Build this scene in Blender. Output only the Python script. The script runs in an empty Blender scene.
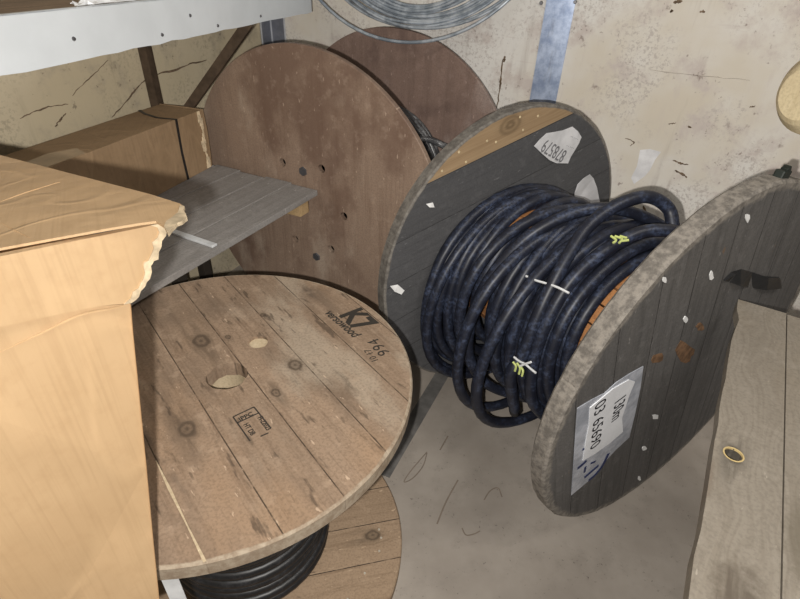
import bpy, bmesh, math, random
import numpy as np
from mathutils import Vector, Matrix
random.seed(7)
C = bpy.context.scene.collection
PI = math.pi

# ------------------------------------------------------------------ camera
F_PX, PITCH, ROLL, CAM_H = 513.673, 0.596298, 0.043212, 1.208232
FWD = Vector((0, math.cos(PITCH), -math.sin(PITCH)))
UP0 = Vector((0, math.sin(PITCH), math.cos(PITCH)))
RIGHT = Vector((math.cos(ROLL), 0, 0)) + UP0*math.sin(ROLL)
UPV = Vector((-math.sin(ROLL), 0, 0)) + UP0*math.cos(ROLL)
CAM = Vector((0, 0, CAM_H))
cam = bpy.data.cameras.new('camera'); cam.sensor_width = 36; cam.lens = F_PX/800*36
cam.clip_start = .01
cam_o = bpy.data.objects.new('camera', cam); C.objects.link(cam_o)
M = Matrix((RIGHT, UPV, -FWD)).transposed().to_4x4(); M.translation = CAM
cam_o.matrix_world = M
bpy.context.scene.camera = cam_o

def ray(x, y):
    r = RIGHT*((x-400)/F_PX) + UPV*(-(y-299.5)/F_PX) + FWD
    return r.normalized()
def onplane(x, y, n, d):
    """the point of the plane n.p = d seen at photograph pixel x, y"""
    r = ray(x, y); n = Vector(n); return CAM + r*((d-n.dot(CAM))/n.dot(r))
def onz(x, y, z): return onplane(x, y, (0, 0, 1), z)
def at_dist(x, y, k):
    r = ray(x, y); return CAM + r*(k/math.hypot(r.x, r.y))

# ------------------------------------------------------------------ light and exposure
S = bpy.context.scene
S.view_settings.view_transform = 'Standard'; S.view_settings.look = 'None'
S.view_settings.gamma = 1; S.view_settings.use_curve_mapping = False
S.view_settings.exposure = 0.12
w = bpy.data.worlds.new('world'); S.world = w; w.use_nodes = True
w.node_tree.nodes['Background'].inputs[0].default_value = (1.0, .95, .88, 1)
w.node_tree.nodes['Background'].inputs[1].default_value = .13
fl = bpy.data.lights.new('phone_flash', 'POINT'); fl.energy = 112; fl.color = (1.0, .96, .90); fl.shadow_soft_size = .006
fo = bpy.data.objects.new('phone_flash', fl); C.objects.link(fo)
fo.location = CAM - RIGHT*.034 - UPV*.026
fl.use_nodes = True
nt = fl.node_tree; em = nt.nodes['Emission']
fa = nt.nodes.new('ShaderNodeLightFalloff'); fa.inputs['Strength'].default_value = 1.0; fa.inputs['Smooth'].default_value = 1.8
nt.links.new(fa.outputs['Quadratic'], em.inputs['Strength'])
ar = bpy.data.lights.new('ceiling_lamp', 'AREA'); ar.energy = 20; ar.shape = 'RECTANGLE'; ar.size = 1.2; ar.size_y = .5; ar.color = (1, .95, .88)
ao = bpy.data.objects.new('ceiling_lamp', ar); C.objects.link(ao)
ao.location = (1.1, .1, 2.6); ao.rotation_euler = (0, 0, 0)

# ------------------------------------------------------------------ material helpers
class NT:
    def __init__(s, name):
        m = bpy.data.materials.new(name); m.use_nodes = True; s.m = m; s.t = m.node_tree
        s.b = s.t.nodes['Principled BSDF']; s.b.inputs['Roughness'].default_value = .7
        s.b.inputs['Specular IOR Level'].default_value = .3
        s.tc = s.t.nodes.new('ShaderNodeTexCoord')
    def n(s, k, **a):
        x = s.t.nodes.new(k)
        for q, v in a.items(): setattr(x, q, v)
        return x
    def l(s, a, b): s.t.links.new(a, b)
    def put(s, sock, v):
        if hasattr(v, 'is_output') or isinstance(v, bpy.types.NodeSocket): s.l(v, sock)
        else: sock.default_value = v
    def math(s, op, a, b=0.0, c=0.0, clamp=False):
        x = s.n('ShaderNodeMath', operation=op, use_clamp=clamp)
        for i, v in enumerate((a, b, c)): s.put(x.inputs[i], v)
        return x.outputs[0]
    def mix(s, f, a, b):
        x = s.n('ShaderNodeMix', data_type='RGBA')
        s.put(x.inputs[0], f)
        s.put(x.inputs[6], a if not isinstance(a, tuple) else (*a[:3], 1))
        s.put(x.inputs[7], b if not isinstance(b, tuple) else (*b[:3], 1))
        return x.outputs[2]
    def comb(s, x, y, z):
        k = s.n('ShaderNodeCombineXYZ')
        for i, v in enumerate((x, y, z)): s.put(k.inputs[i], v)
        return k.outputs[0]
    def sep(s, v):
        k = s.n('ShaderNodeSeparateXYZ'); s.l(v, k.inputs[0]); return k.outputs
    def noise(s, v, sc, det=4, ro=.55):
        k = s.n('ShaderNodeTexNoise'); s.put(k.inputs['Vector'], v)
        k.inputs['Scale'].default_value = sc; k.inputs['Detail'].default_value = det; k.inputs['Roughness'].default_value = ro
        return k.outputs[0]
    def rng(s, f, a, b, c=0.0, d=1.0):
        k = s.n('ShaderNodeMapRange', interpolation_type='SMOOTHSTEP')
        s.put(k.inputs[0], f)
        for i, v in enumerate((a, b, c, d)): s.put(k.inputs[i+1], v)
        return k.outputs[0]
    def scale(s, v, x, y, z):
        k = s.n('ShaderNodeVectorMath', operation='MULTIPLY'); s.l(v, k.inputs[0]); k.inputs[1].default_value = (x, y, z); return k.outputs[0]
    def bump(s, h, st, dist=.002):
        k = s.n('ShaderNodeBump'); s.put(k.inputs['Height'], h); k.inputs['Strength'].default_value = st; k.inputs['Distance'].default_value = dist
        s.l(k.outputs[0], s.b.inputs['Normal'])
    def col(s, c): s.put(s.b.inputs['Base Color'], c if not isinstance(c, tuple) else (*c[:3], 1))

def plain(name, c, rough=.6, metal=0.0, var=.12, sc=30, spec=.3):
    k = NT(name); f = k.noise(k.tc.outputs['Object'], sc, 4)
    k.col(k.mix(k.rng(f, .3, .7), tuple(x*(1-var) for x in c), tuple(min(1, x*(1+var)) for x in c)))
    k.b.inputs['Roughness'].default_value = rough; k.b.inputs['Metallic'].default_value = metal; k.b.inputs['Specular IOR Level'].default_value = spec
    return k.m

def wood(name, base, dark, light, ang=0, wdt=None, off=0, knots=(), stain=None, gap=(.03, .02, .015), gapw=.0011,
         grain=(3, 55), per=.25, wear=None, bare=None, chips=None, rough=.75, spots=None, contrast=1.0, swirl=0, blots=()):
    """planks run along angle ang of the local XY plane"""
    k = NT(name); o = k.sep(k.tc.outputs['Object']); ca, sa = math.cos(ang), math.sin(ang)
    u = k.math('ADD', k.math('MULTIPLY', o[0], ca), k.math('MULTIPLY', o[1], sa))
    v = k.math('ADD', k.math('MULTIPLY', o[0], -sa), k.math('MULTIPLY', o[1], ca))
    if wdt:
        q = k.math('DIVIDE', k.math('ADD', v, off), wdt); idx = k.math('FLOOR', q); fr = k.math('SUBTRACT', q, idx)
        edge = k.math('MULTIPLY', k.math('MINIMUM', fr, k.math('SUBTRACT', 1.0, fr)), wdt)
        wn = k.n('ShaderNodeTexWhiteNoise', noise_dimensions='1D'); k.l(idx, wn.inputs['W']); rnd = wn.outputs[0]
    else: idx, rnd = 0.0, 0.5
    ush = k.math('ADD', u, k.math('MULTIPLY', idx, 3.7))
    vv = v
    dk = None
    g0_ = k.noise(k.comb(k.math('MULTIPLY', u, 9), k.math('MULTIPLY', v, 70), 3.3), 1.0, 4, .6)
    for (ku, kv, kr) in knots:
        du = k.math('MULTIPLY', k.math('SUBTRACT', u, ku), .72); dv = k.math('SUBTRACT', v, kv)
        d = k.math('SQRT', k.math('ADD', k.math('MULTIPLY', du, du), k.math('MULTIPLY', dv, dv)))
        kn_ = k.noise(k.tc.outputs['Object'], 1.1/kr, 3, .6); kf_ = k.noise(k.tc.outputs['Object'], 5/kr, 3, .6)
        d = k.math('MULTIPLY', d, k.math('ADD', .62, k.math('MULTIPLY', kn_, .76)))
        ring = k.math('ADD', k.math('MULTIPLY', k.math('SINE', k.math('MULTIPLY', k.math('ADD', d, k.math('MULTIPLY', kf_, kr*.25)), 2*PI/kr*1.9)), .22), .62)
        mk = k.math('MULTIPLY', k.rng(d, kr*.5, kr*1.15, 1.0, 0.0), k.math('ADD', ring, k.math('MULTIPLY', kf_, .35)))
        halo = k.math('MULTIPLY', k.rng(k.math('SQRT', k.math('ADD', k.math('MULTIPLY', k.math('MULTIPLY', du, du), .16), k.math('MULTIPLY', dv, dv))), kr*.3, kr*1.5, .65, 0.0), k.rng(g0_, .42, .62))
        mk = k.math('MAXIMUM', mk, halo)
        dk = mk if dk is None else k.math('MAXIMUM', dk, mk)
        # the grain flows round a knot
        push = k.math('MULTIPLY', k.math('DIVIDE', k.math('MULTIPLY', dv, kr*.9), k.math('ADD', d, kr*.6)), k.rng(d, 0, kr*3.5, 1.0, 0.0))
        vv = k.math('SUBTRACT', vv, push)
    if swirl:
        nz = k.noise(k.comb(k.math('MULTIPLY', ush, 2.0), k.math('MULTIPLY', v, 5), 0.0), 3.0, 1)
        vv = k.math('ADD', vv, k.math('MULTIPLY', k.math('SUBTRACT', nz, .5), swirl))
    gv = k.comb(k.math('MULTIPLY', ush, grain[0]), k.math('MULTIPLY', vv, grain[1]), o[2])
    g1 = k.noise(gv, 1.0, 6, .6)
    g2 = k.noise(k.comb(k.math('MULTIPLY', ush, grain[0]*2.5), k.math('MULTIPLY', vv, grain[1]*4), o[2]), 1.0, 3, .6)
    gg = k.math('ADD', k.math('MULTIPLY', g1, .65), k.math('MULTIPLY', g2, .35))
    c = k.mix(k.rng(gg, .5-.22/contrast, .5+.22/contrast), dark, light)
    c = k.mix(k.rng(gg, .44, .56, .25, .75), c, base)
    if wdt: 
        c = k.mix(k.math('MULTIPLY', rnd, per), c, tuple(x*.55 for x in base))
    if swirl:
        wv = k.math('SINE', k.math('MULTIPLY', vv, 620))
        c = k.mix(k.rng(wv, .1, 1.0, 0, .35), c, dark)
    if stain:
        for (scol, sc, th, amt, stretch) in stain:
            sn = k.noise(k.comb(k.math('MULTIPLY', u, stretch), v, k.math('ADD', o[2], sc*.37)), sc, 5, .6)
            c = k.mix(k.rng(sn, th, th+.13, 0, amt), c, scol)
    grit = k.noise(k.tc.outputs['Object'], 210, 2, .6); mott = k.noise(k.tc.outputs['Object'], 34, 4, .65)
    c = k.mix(k.rng(grit, .42, .68, 0, .30), c, tuple(x*.62 for x in dark))
    c = k.mix(k.rng(mott, .52, .72, 0, .28), c, tuple(min(1, x*1.12+.015) for x in light))
    scf = k.noise(k.comb(k.math('MULTIPLY', u, 30), k.math('MULTIPLY', v, 95), 8.1), 1.0, 3, .6)
    c = k.mix(k.rng(scf, .665, .71, 0, .5), c, tuple(min(1, x*1.5+.03) for x in light))
    for (bu, bv, ru, rv, bc, ba) in blots:
        du = k.math('DIVIDE', k.math('SUBTRACT', u, bu), ru); dv = k.math('DIVIDE', k.math('SUBTRACT', v, bv), rv)
        d = k.math('SQRT', k.math('ADD', k.math('MULTIPLY', du, du), k.math('MULTIPLY', dv, dv)))
        d = k.math('ADD', d, k.math('MULTIPLY', k.math('SUBTRACT', mott, .5), 1.6))
        c = k.mix(k.math('MULTIPLY', k.rng(d, .45, 1.15, ba, 0.0), k.rng(g0_, .3, .55, .55, 1.0)), c, bc)
    if dk is not None: c = k.mix(k.math('MULTIPLY', dk, .85), c, tuple(x*.22 for x in base))
    if spots:                                    # dark torn marks along the grain
        (scol, su, sv, th) = spots
        sn = k.noise(k.comb(k.math('MULTIPLY', ush, su), k.math('MULTIPLY', v, sv), 1.7), 1.0, 3, .55)
        c = k.mix(k.rng(sn, th, th+.09, 0, .62), c, scol)
    if bare:                                     # a plank the paint does not cover
        v0, cb, cd = bare
        cbm = k.mix(k.rng(gg, .3, .7), cd, cb)
        for (ku, kv, kr) in ((.02, v0+.05, .022),):
            du = k.math('MULTIPLY', k.math('SUBTRACT', u, ku), .6); dv = k.math('SUBTRACT', v, kv)
            d = k.math('SQRT', k.math('ADD', k.math('MULTIPLY', du, du), k.math('MULTIPLY', dv, dv)))
            rg = k.math('ADD', k.math('MULTIPLY', k.math('SINE', k.math('ADD', k.math('MULTIPLY', d, 480), k.math('MULTIPLY', gg, 9))), .22), .5)
            cbm = k.mix(k.math('MULTIPLY', k.rng(d, .012, .034, 1.0, 0.0), rg), cbm, tuple(x*.4 for x in cd))
        c = k.mix(k.math('GREATER_THAN', v, v0), c, cbm)
    if chips:
        ccol, sc, th = chips
        sn = k.noise(k.comb(k.math('MULTIPLY', u, .35), v, o[2]), sc, 4, .65)
        c = k.mix(k.rng(sn, th, th+.03), c, ccol)
    if wdt: 
        gm = k.math('MULTIPLY', k.rng(edge, gapw*.4, gapw*1.5, 1.0, 0.0), k.rng(mott, .34, .56, .35, 1.0)); c = k.mix(gm, c, gap)
    if wear:                                     # worn bare rim
        R, wc, wd, band, half = wear
        r = k.math('SQRT', k.math('ADD', k.math('MULTIPLY', o[0], o[0]), k.math('MULTIPLY', o[1], o[1])))
        wn2 = k.noise(k.tc.outputs['Object'], 16, 5, .7)
        rr = k.math('ADD', r, k.math('MULTIPLY', k.math('SUBTRACT', wn2, .5), band*1.6))
        wcol = k.mix(k.rng(k.noise(k.tc.outputs['Object'], 60, 5, .7), .35, .65), wd, wc)
        c = k.mix(k.rng(rr, R-band, R-band*.55), c, wcol)
    k.col(c); k.b.inputs['Roughness'].default_value = rough
    hgt = gg
    if wdt: hgt = k.math('SUBTRACT', gg, k.math('MULTIPLY', gm, 1.5))
    k.bump(hgt, .35, .002)
    return k.m

# ------------------------------------------------------------------ mesh helpers
def link(name, bm, mat, parent=None, smooth=False, loc=None):
    bmesh.ops.recalc_face_normals(bm, faces=bm.faces)
    me = bpy.data.meshes.new(name); bm.to_mesh(me); bm.free()
    for m in (mat if isinstance(mat, (list, tuple)) else [mat]): me.materials.append(m)
    if smooth:
        for f in me.polygons: f.use_smooth = True
    o = bpy.data.objects.new(name, me); C.objects.link(o)
    if parent: o.parent = parent
    if loc is not None: o.location = loc
    return o
def thing(name, label, cat, mat=None, loc=(0, 0, 0), group=None):
    o = bpy.data.objects.new(name, None); C.objects.link(o); o.empty_display_size = .1
    if mat is not None: o.matrix_world = mat
    else: o.location = loc
    tag(o, label, cat, group); return o
def tag(o, label, cat, group=None):
    o['label'] = label; o['category'] = cat
    if group: o['group'] = group
    return o
def struct(o): o['kind'] = 'structure'; return o
def frame(X, Y, Z, loc):
    m = Matrix((Vector(X), Vector(Y), Vector(Z))).transposed().to_4x4(); m.translation = Vector(loc); return m

def ringpts(cx, cy, r, n, jit=0, ph=0):
    return [(cx+(r+random.uniform(-jit, jit))*math.cos(ph+2*PI*i/n), cy+(r+random.uniform(-jit, jit))*math.sin(ph+2*PI*i/n)) for i in range(n)]
def slab(outline, holes, t, ch=.0, bm=None, depth=None):
    """plate in XY, z from -t/2 to t/2, rounded by ch at its outer edge, pierced by holes"""
    bm = bm or bmesh.new()
    cx = sum(p[0] for p in outline)/len(outline); cy = sum(p[1] for p in outline)/len(outline)
    def inset(p):
        dx, dy = p[0]-cx, p[1]-cy; L = math.hypot(dx, dy) or 1; return (p[0]-dx/L*ch, p[1]-dy/L*ch)
    rows = []
    if ch: spec = [(True, t/2), (False, t/2-ch), (False, -t/2+ch), (True, -t/2)]
    else: spec = [(False, t/2), (False, -t/2)]
    for ins, z in spec:
        rows.append([bm.verts.new((*(inset(p) if ins else p), z)) for p in outline])
    n = len(outline)
    for a, b in zip(rows, rows[1:]):
        for i in range(n): bm.faces.new((a[i], a[(i+1) % n], b[(i+1) % n], b[i]))
    caps = {0: rows[0], 1: rows[-1]}
    hl = {0: [], 1: []}
    for h in holes:
        m = len(h); A = [bm.verts.new((*p, t/2)) for p in h]; B = [bm.verts.new((*p, -t/2)) for p in h]
        for i in range(m): bm.faces.new((A[i], B[i], B[(i+1) % m], A[(i+1) % m]))
        hl[0].append(A); hl[1].append(B)
    for k in (0, 1):
        ed = []
        for loop in [caps[k]]+hl[k]:
            for i in range(len(loop)):
                a, b = loop[i], loop[(i+1) % len(loop)]
                ed.append(bm.edges.get((a, b)) or bm.edges.new((a, b)))
        bmesh.ops.triangle_fill(bm, use_beauty=True, use_dissolve=False, edges=ed, normal=(0, 0, 1))
    return bm
def box(bm, c, s, R=None, bev=0):
    r = bmesh.ops.create_cube(bm, size=1); vs = r['verts']
    for v in vs:
        p = Vector((v.co.x*s[0], v.co.y*s[1], v.co.z*s[2]))
        if R is not None: p = R @ p
        v.co = p+Vector(c)
    if bev:
        es = list({e for v in vs for e in v.link_edges}); bmesh.ops.bevel(bm, geom=es, offset=bev, segments=2, affect='EDGES', profile=.6)
def bar(bm, a, b, wx, wy, upv=(0, 0, 1)):
    a, b = Vector(a), Vector(b); d = (b-a); L = d.length; z = d.normalized(); x = Vector(upv).cross(z)
    if x.length < 1e-4: x = Vector((1, 0, 0)).cross(z)
    x.normalize(); y = z.cross(x)
    box(bm, (a+b)/2, (wx, wy, L), Matrix((x, y, z)).transposed())
def tube(bm, pts, r, closed=False, n=8, cap=True):
    pts = [Vector(p) for p in pts]; m = len(pts); rows = []; nrm = None
    for i in range(m):
        a = pts[(i-1) % m] if (closed or i) else pts[0]; b = pts[(i+1) % m] if (closed or i < m-1) else pts[-1]
        t = (b-a).normalized()
        if nrm is None: nrm = t.orthogonal().normalized()
        nrm = (nrm-t*nrm.dot(t)).normalized(); bi = t.cross(nrm)
        rr = r(i/m) if callable(r) else r
        rows.append([bm.verts.new(pts[i]+(nrm*math.cos(2*PI*j/n)+bi*math.sin(2*PI*j/n))*rr) for j in range(n)])
    for i in range(m if closed else m-1):
        A, B = rows[i], rows[(i+1) % m]; sh = 0
        if closed and i == m-1:
            sh = min(range(n), key=lambda s: (A[0].co-B[s].co).length)
        for j in range(n): bm.faces.new((A[j], A[(j+1) % n], B[(j+1+sh) % n], B[(j+sh) % n]))
    if cap and not closed:
        bm.faces.new(rows[0]); bm.faces.new(rows[-1])
def smooth_path(pts, k=8):
    """Catmull-Rom through points"""
    P = [Vector(p) for p in pts]; P = [2*P[0]-P[1]]+P+[2*P[-1]-P[-2]]; out = []
    for i in range(1, len(P)-2):
        for j in range(k):
            t = j/k; a, b, c, d = P[i-1], P[i], P[i+1], P[i+2]
            out.append(.5*((2*b)+(c-a)*t+(2*a-5*b+4*c-d)*t*t+(3*b-a-3*c+d)*t**3))
    out.append(P[-2]); return out
def lathe_tube(bm, r0, r1, z0, z1, n=64):
    """hollow drum between radii r0 < r1"""
    R = [[bm.verts.new((r*math.cos(2*PI*i/n), r*math.sin(2*PI*i/n), z)) for i in range(n)] for r, z in ((r1, z0), (r1, z1), (r0, z1), (r0, z0))]
    for a, b in zip(R, R[1:]+R[:1]):
        for i in range(n): bm.faces.new((a[i], a[(i+1) % n], b[(i+1) % n], b[i]))
def poly_plate(bm, pts, nrm, t):
    """thin plate: closed outline of 3D points thickened along -nrm"""
    A = [bm.verts.new(Vector(p)) for p in pts]; B = [bm.verts.new(Vector(p)-Vector(nrm)*t) for p in pts]; n = len(pts)
    for i in range(n): bm.faces.new((A[i], A[(i+1) % n], B[(i+1) % n], B[i]))
    for L in (A, B):
        ed = [bm.edges.get((L[i], L[(i+1) % n])) or bm.edges.new((L[i], L[(i+1) % n])) for i in range(n)]
        bmesh.ops.triangle_fill(bm, use_beauty=True, edges=ed)
def ribbon(bm, pts, w, nrm, t=.0006):
    """flat strip along points, lying on the surface of normal nrm; w may vary along it"""
    pts = [Vector(p) for p in pts]; nrm = Vector(nrm).normalized(); rows = []
    for i, p in enumerate(pts):
        d = (pts[min(i+1, len(pts)-1)]-pts[max(i-1, 0)]).normalized(); s = nrm.cross(d).normalized()
        ww = (w(i/(len(pts)-1)) if callable(w) else w)/2
        rows.append([bm.verts.new(p+s*ww*a+nrm*b) for a, b in ((-1, 0), (1, 0), (1, t), (-1, t))])
    for a, b in zip(rows, rows[1:]):
        for j in range(4): bm.faces.new((a[j], a[(j+1) % 4], b[(j+1) % 4], b[j]))
    bm.faces.new(rows[0]); bm.faces.new(rows[-1])
def lettering(name, body, size, mat, parent, loc, ang, squash=1.0, shear=0.0, bold=0.0, space=1.0):
    cu = bpy.data.curves.new('lettering', 'FONT'); cu.body = body; cu.size = size; cu.extrude = .0003; cu.offset = bold; cu.shear = shear
    cu.space_character = space; cu.resolution_u = 3
    o = bpy.data.objects.new('lettering', cu); C.objects.link(o)
    dg = bpy.context.evaluated_depsgraph_get(); dg.update()
    me = bpy.data.meshes.new_from_object(o.evaluated_get(dg)); bpy.data.objects.remove(o); bpy.data.curves.remove(cu)
    me.materials.clear(); me.materials.append(mat); me.name = name
    q = bpy.data.objects.new(name, me); C.objects.link(q); q.parent = parent
    q.location = loc; q.rotation_euler = (0, 0, ang); q.scale = (squash, 1, 1)
    return q

# ------------------------------------------------------------------ room: two walls, floor, metal trims
AZW = .40                                               # heading of the left wall
NR = Vector((math.sin(AZW), math.cos(AZW), 0)); DR = 1.955   # right (back) wall plane, normal away from the room
NL = Vector((-math.cos(AZW), math.sin(AZW), 0))
corner = onplane(272, 40, NR, DR); corner.z = 0
DL = NL.dot(corner)

def wall_material(name, cream, pale, worn, dirt, amt):
    k = NT(name); P = k.tc.outputs['Object']
    big = k.noise(P, 2.2, 4, .6); mid = k.noise(P, 7, 6, .65); fine = k.noise(P, 38, 5, .7); o = k.sep(P)
    streak = k.noise(k.comb(k.math('MULTIPLY', o[0], 14), k.math('MULTIPLY', o[1], 14), k.math('MULTIPLY', o[2], 1.6)), 1.0, 5, .65)
    c = k.mix(k.rng(big, .35, .65), cream, pale)
    c = k.mix(k.rng(mid, .5, .68, 0, amt), c, worn)
    c = k.mix(k.rng(streak, .56, .74, 0, .3*amt), c, dirt)
    pits = k.math('MULTIPLY', k.rng(fine, .58, .66), k.rng(mid, .5, .62))
    c = k.mix(k.math('MULTIPLY', pits, .75*amt), c, dirt)
    scr = k.noise(k.comb(k.math('MULTIPLY', o[0], 6), k.math('MULTIPLY', o[1], 6), k.math('MULTIPLY', o[2], 60)), 1.0, 3, .5)
    c = k.mix(k.math('MULTIPLY', k.rng(scr, .63, .70, 0, .45), k.rng(big, .45, .6)), c, worn)
    peel = k.noise(P, 95, 4, .75); reg = k.noise(P, 4.3, 5, .62)
    c = k.mix(k.math('MULTIPLY', k.rng(peel, .50, .60, 0, .6*amt), k.rng(reg, .46, .60)), c, tuple(x*.72 for x in worn))
    ht_ = k.noise(k.comb(k.math('MULTIPLY', o[0], 40), k.math('MULTIPLY', o[1], 40), k.math('MULTIPLY', o[2], 9)), 1.0, 4, .7)
    c = k.mix(k.rng(ht_, .55, .72, 0, .28), c, worn)
    spk = k.noise(P, 55, 3, .6); c = k.mix(k.math('MULTIPLY', k.rng(spk, .66, .70, 0, .7), k.rng(mid, .44, .56)), c, dirt)
    k.col(c); k.b.inputs['Roughness'].default_value = .8
    k.bump(k.math('SUBTRACT', mid, k.math('MULTIPLY', pits, .8)), .25, .003)
    return k.m
M_wallR = wall_material('worn_cream_paint', (.62, .565, .475), (.70, .68, .645), (.55, .49, .455), (.25, .20, .175), 1.0)
M_wallL = wall_material('dirty_beige_paint', (.52, .445, .31), (.57, .495, .36), (.40, .345, .26), (.17, .14, .105), .9)
HT = 2.5
bm = bmesh.new(); a = corner; b = corner+Vector((NR.y, -NR.x, 0))*2.4
box(bm, (a+b)/2+NR*.03+Vector((0, 0, HT/2)), (2.4, .06, HT), Matrix.Rotation(-AZW, 3, 'Z')); struct(link('wall_right', bm, M_wallR))
bm = bmesh.new(); dl = Vector((math.sin(AZW), math.cos(AZW), 0)); b = corner-dl*2.6
box(bm, (corner+b)/2+NL*.03+Vector((0, 0, HT/2)), (.06, 2.6, HT), Matrix.Rotation(-AZW, 3, 'Z')); wl = struct(link('wall_left', bm, M_wallL))

k = NT('dusty_concrete'); P = k.tc.outputs['Object']
big = k.noise(P, 3, 5, .6); mid = k.noise(P, 14, 6, .65); fine = k.noise(P, 120, 3, .6)
c = k.mix(k.rng(big, .3, .7), (.245, .215, .185), (.335, .30, .262))
c = k.mix(k.rng(mid, .48, .7, 0, .45), c, (.21, .185, .16))
c = k.mix(k.math('MULTIPLY', k.rng(fine, .62, .7), k.rng(mid, .45, .6)), c, (.12, .10, .085))
k.col(c); k.b.inputs['Roughness'].default_value = .65; k.bump(k.math('ADD', mid, k.math('MULTIPLY', fine, .3)), .15, .002)
M_floor = k.m
bm = bmesh.new()
pts = [corner-dl*2.6, corner, corner+Vector((NR.y, -NR.x, 0))*2.4, corner+Vector((NR.y, -NR.x, 0))*2.4-dl*2.6]
vs = [bm.verts.new((p.x, p.y, 0)) for p in pts]; vb = [bm.verts.new((p.x, p.y, -.06)) for p in pts]
bm.faces.new(vs); bm.faces.new(vb)
for i in range(4): bm.faces.new((vs[i], vs[(i+1) % 4], vb[(i+1) % 4], vb[i]))
floor = struct(link('floor', bm, M_floor))

# galvanised corner angle and joint strip
def galv(name, a, b, rough, metal):
    k = NT(name); P = k.tc.outputs['Object']; n1 = k.noise(P, 22, 6, .7); o = k.sep(P)
    n2 = k.noise(k.comb(k.math('MULTIPLY', o[0], 9), k.math('MULTIPLY', o[1], 9), k.math('MULTIPLY', o[2], 2.2)), 2, 5, .7)
    c = k.mix(k.rng(n1, .3, .7), a, b); c = k.mix(k.rng(n2, .52, .75, 0, .75), c, (.16, .17, .20))
    k.col(c); k.b.inputs['Metallic'].default_value = metal; k.b.inputs['Roughness'].default_value = rough; return k.m
M_galv = galv('blue_grey_galvanised', (.24, .30, .44), (.48, .56, .72), .36, .55)
M_galvd = galv('dull_galvanised', (.16, .17, .20), (.22, .23, .27), .5, .3)
M_glint = plain('edge_glint_metal', (.50, .52, .56), .4, .3)
M_screw = plain('screw_steel', (.16, .16, .17), .4, .7)
wr = Vector((NR.y, -NR.x, 0))
bm = bmesh.new(); R0 = Matrix.Rotation(-AZW, 3, 'Z')
box(bm, corner-NL*.003+Vector((0, 0, HT/2))-dl*.035-NR*0, (.004, .075, HT), R0)
box(bm, corner-NR*.003+wr*.035+Vector((0, 0, HT/2)), (.075, .004, HT), R0)
t1 = struct(link('trim_1', bm, M_galvd))
for p_ in (corner-NL*.006-NR*.006, corner-NL*.006-dl*.072, corner-NR*.006+wr*.072):
    bm = bmesh.new(); tube(bm, [p_, p_+Vector((0, 0, HT-.01))], .0035, n=6); link('edge_glint', bm, M_glint, t1)  # pale beads stand in for highlights along the angle's edges
pc = onplane(552, 50, NR, DR-.003)
bm = bmesh.new(); box(bm, (pc.x, pc.y, HT/2), (.092, .004, HT), R0)
tr = struct(link('trim_2', bm, M_galv))
for q in ((541, 3), (575, 2)):
    bm = bmesh.new(); p = onplane(*q, NR, DR-.006)
    bmesh.ops.create_cone(bm, cap_ends=True, segments=12, radius1=.006, radius2=.004, depth=.004, matrix=Matrix.Translation(p) @ Matrix.Rotation(-AZW, 4, 'Z') @ Matrix.Rotation(PI/2, 4, 'X'))
    link('screw', bm, M_screw, tr)
# dark strip let into the floor
a, b = onz(440, 378, 0), onz(385, 470, 0); d = (b-a).normalized()
bm = bmesh.new(); ribbon(bm, [a-d*.5+Vector((0, 0, -.001)), b+d*.018+Vector((0, 0, -.001))], .046, (0, 0, 1), .0022)
struct(link('trim_3', bm, plain('dark_floor_strip', (.12, .115, .11), .6, var=.25, sc=18)))
# cracks and scrapes on the walls, scuffs on the floor
M_crack = plain('crack_brown', (.15, .105, .07), .9, var=.4, sc=80)
def wall_marks(lst, n, d, parent, mat):
    for pts, wd in lst:
        bm = bmesh.new(); P = smooth_path([onplane(*q, n, d-.0002) for q in pts], 6)
        P = [p+Vector((random.uniform(-1, 1), random.uniform(-1, 1), random.uniform(-1, 1)))*.0015 for p in P]
        P = [p-n*(n.dot(p)-d+.0002) for p in P]
        ribbon(bm, P, lambda t: wd*.8*(.25+.65*abs(math.sin(7*t+1))*(1-abs(2*t-1)**3)), -n, .0006)
        o = link('crack', bm, mat, parent); 
wall_marks([([(207, 60), (190, 64), (175, 70), (158, 74), (152, 78)], .010), ([(152, 78), (143, 82), (134, 92), (124, 104), (112, 117)], .008),
            ([(20, 118), (34, 112), (48, 107), (68, 104)], .006), ([(55, 127), (60, 120), (66, 113)], .008), ([(72, 96), (82, 85), (95, 73), (108, 60)], .004)], NL, DL, wl, M_crack)
wrR = bpy.data.objects['wall_right']
wall_marks([([(503, 60), (501, 75), (500, 88), (497, 108)], .011), ([(505, 56), (504, 62)], .016), ([(673, 160), (680, 163), (688, 165)], .010), ([(675, 170), (682, 174), (687, 178)], .012),
            ([(688, 126), (691, 128)], .010), ([(668, 124), (676, 123)], .006), ([(750, 107), (755, 106)], .008), ([(670, 12), (673, 10)], .014), ([(700, 11), (705, 12)], .012), ([(674, 2), (682, 1)], .02),
            ([(625, 138), (634, 142), (630, 146)], .006), ([(650, 70), (700, 76), (750, 80)], .0012), ([(643, 206), (647, 214), (646, 220)], .016)], NR, DR, wrR, M_crack)
bm = bmesh.new(); q = [(640, 150), (650, 149), (661, 152), (655, 160), (650, 170), (645, 176), (634, 184), (631, 178), (637, 166)]
poly_plate(bm, [onplane(*p, NR, DR-.0004) for p in q], NR, -.0006); link('scrape', bm, plain('pale_scrape', (.72, .72, .74), .7), wrR)
M_scuff = plain('pencil_scuff', (.185, .15, .12), .9)
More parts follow.
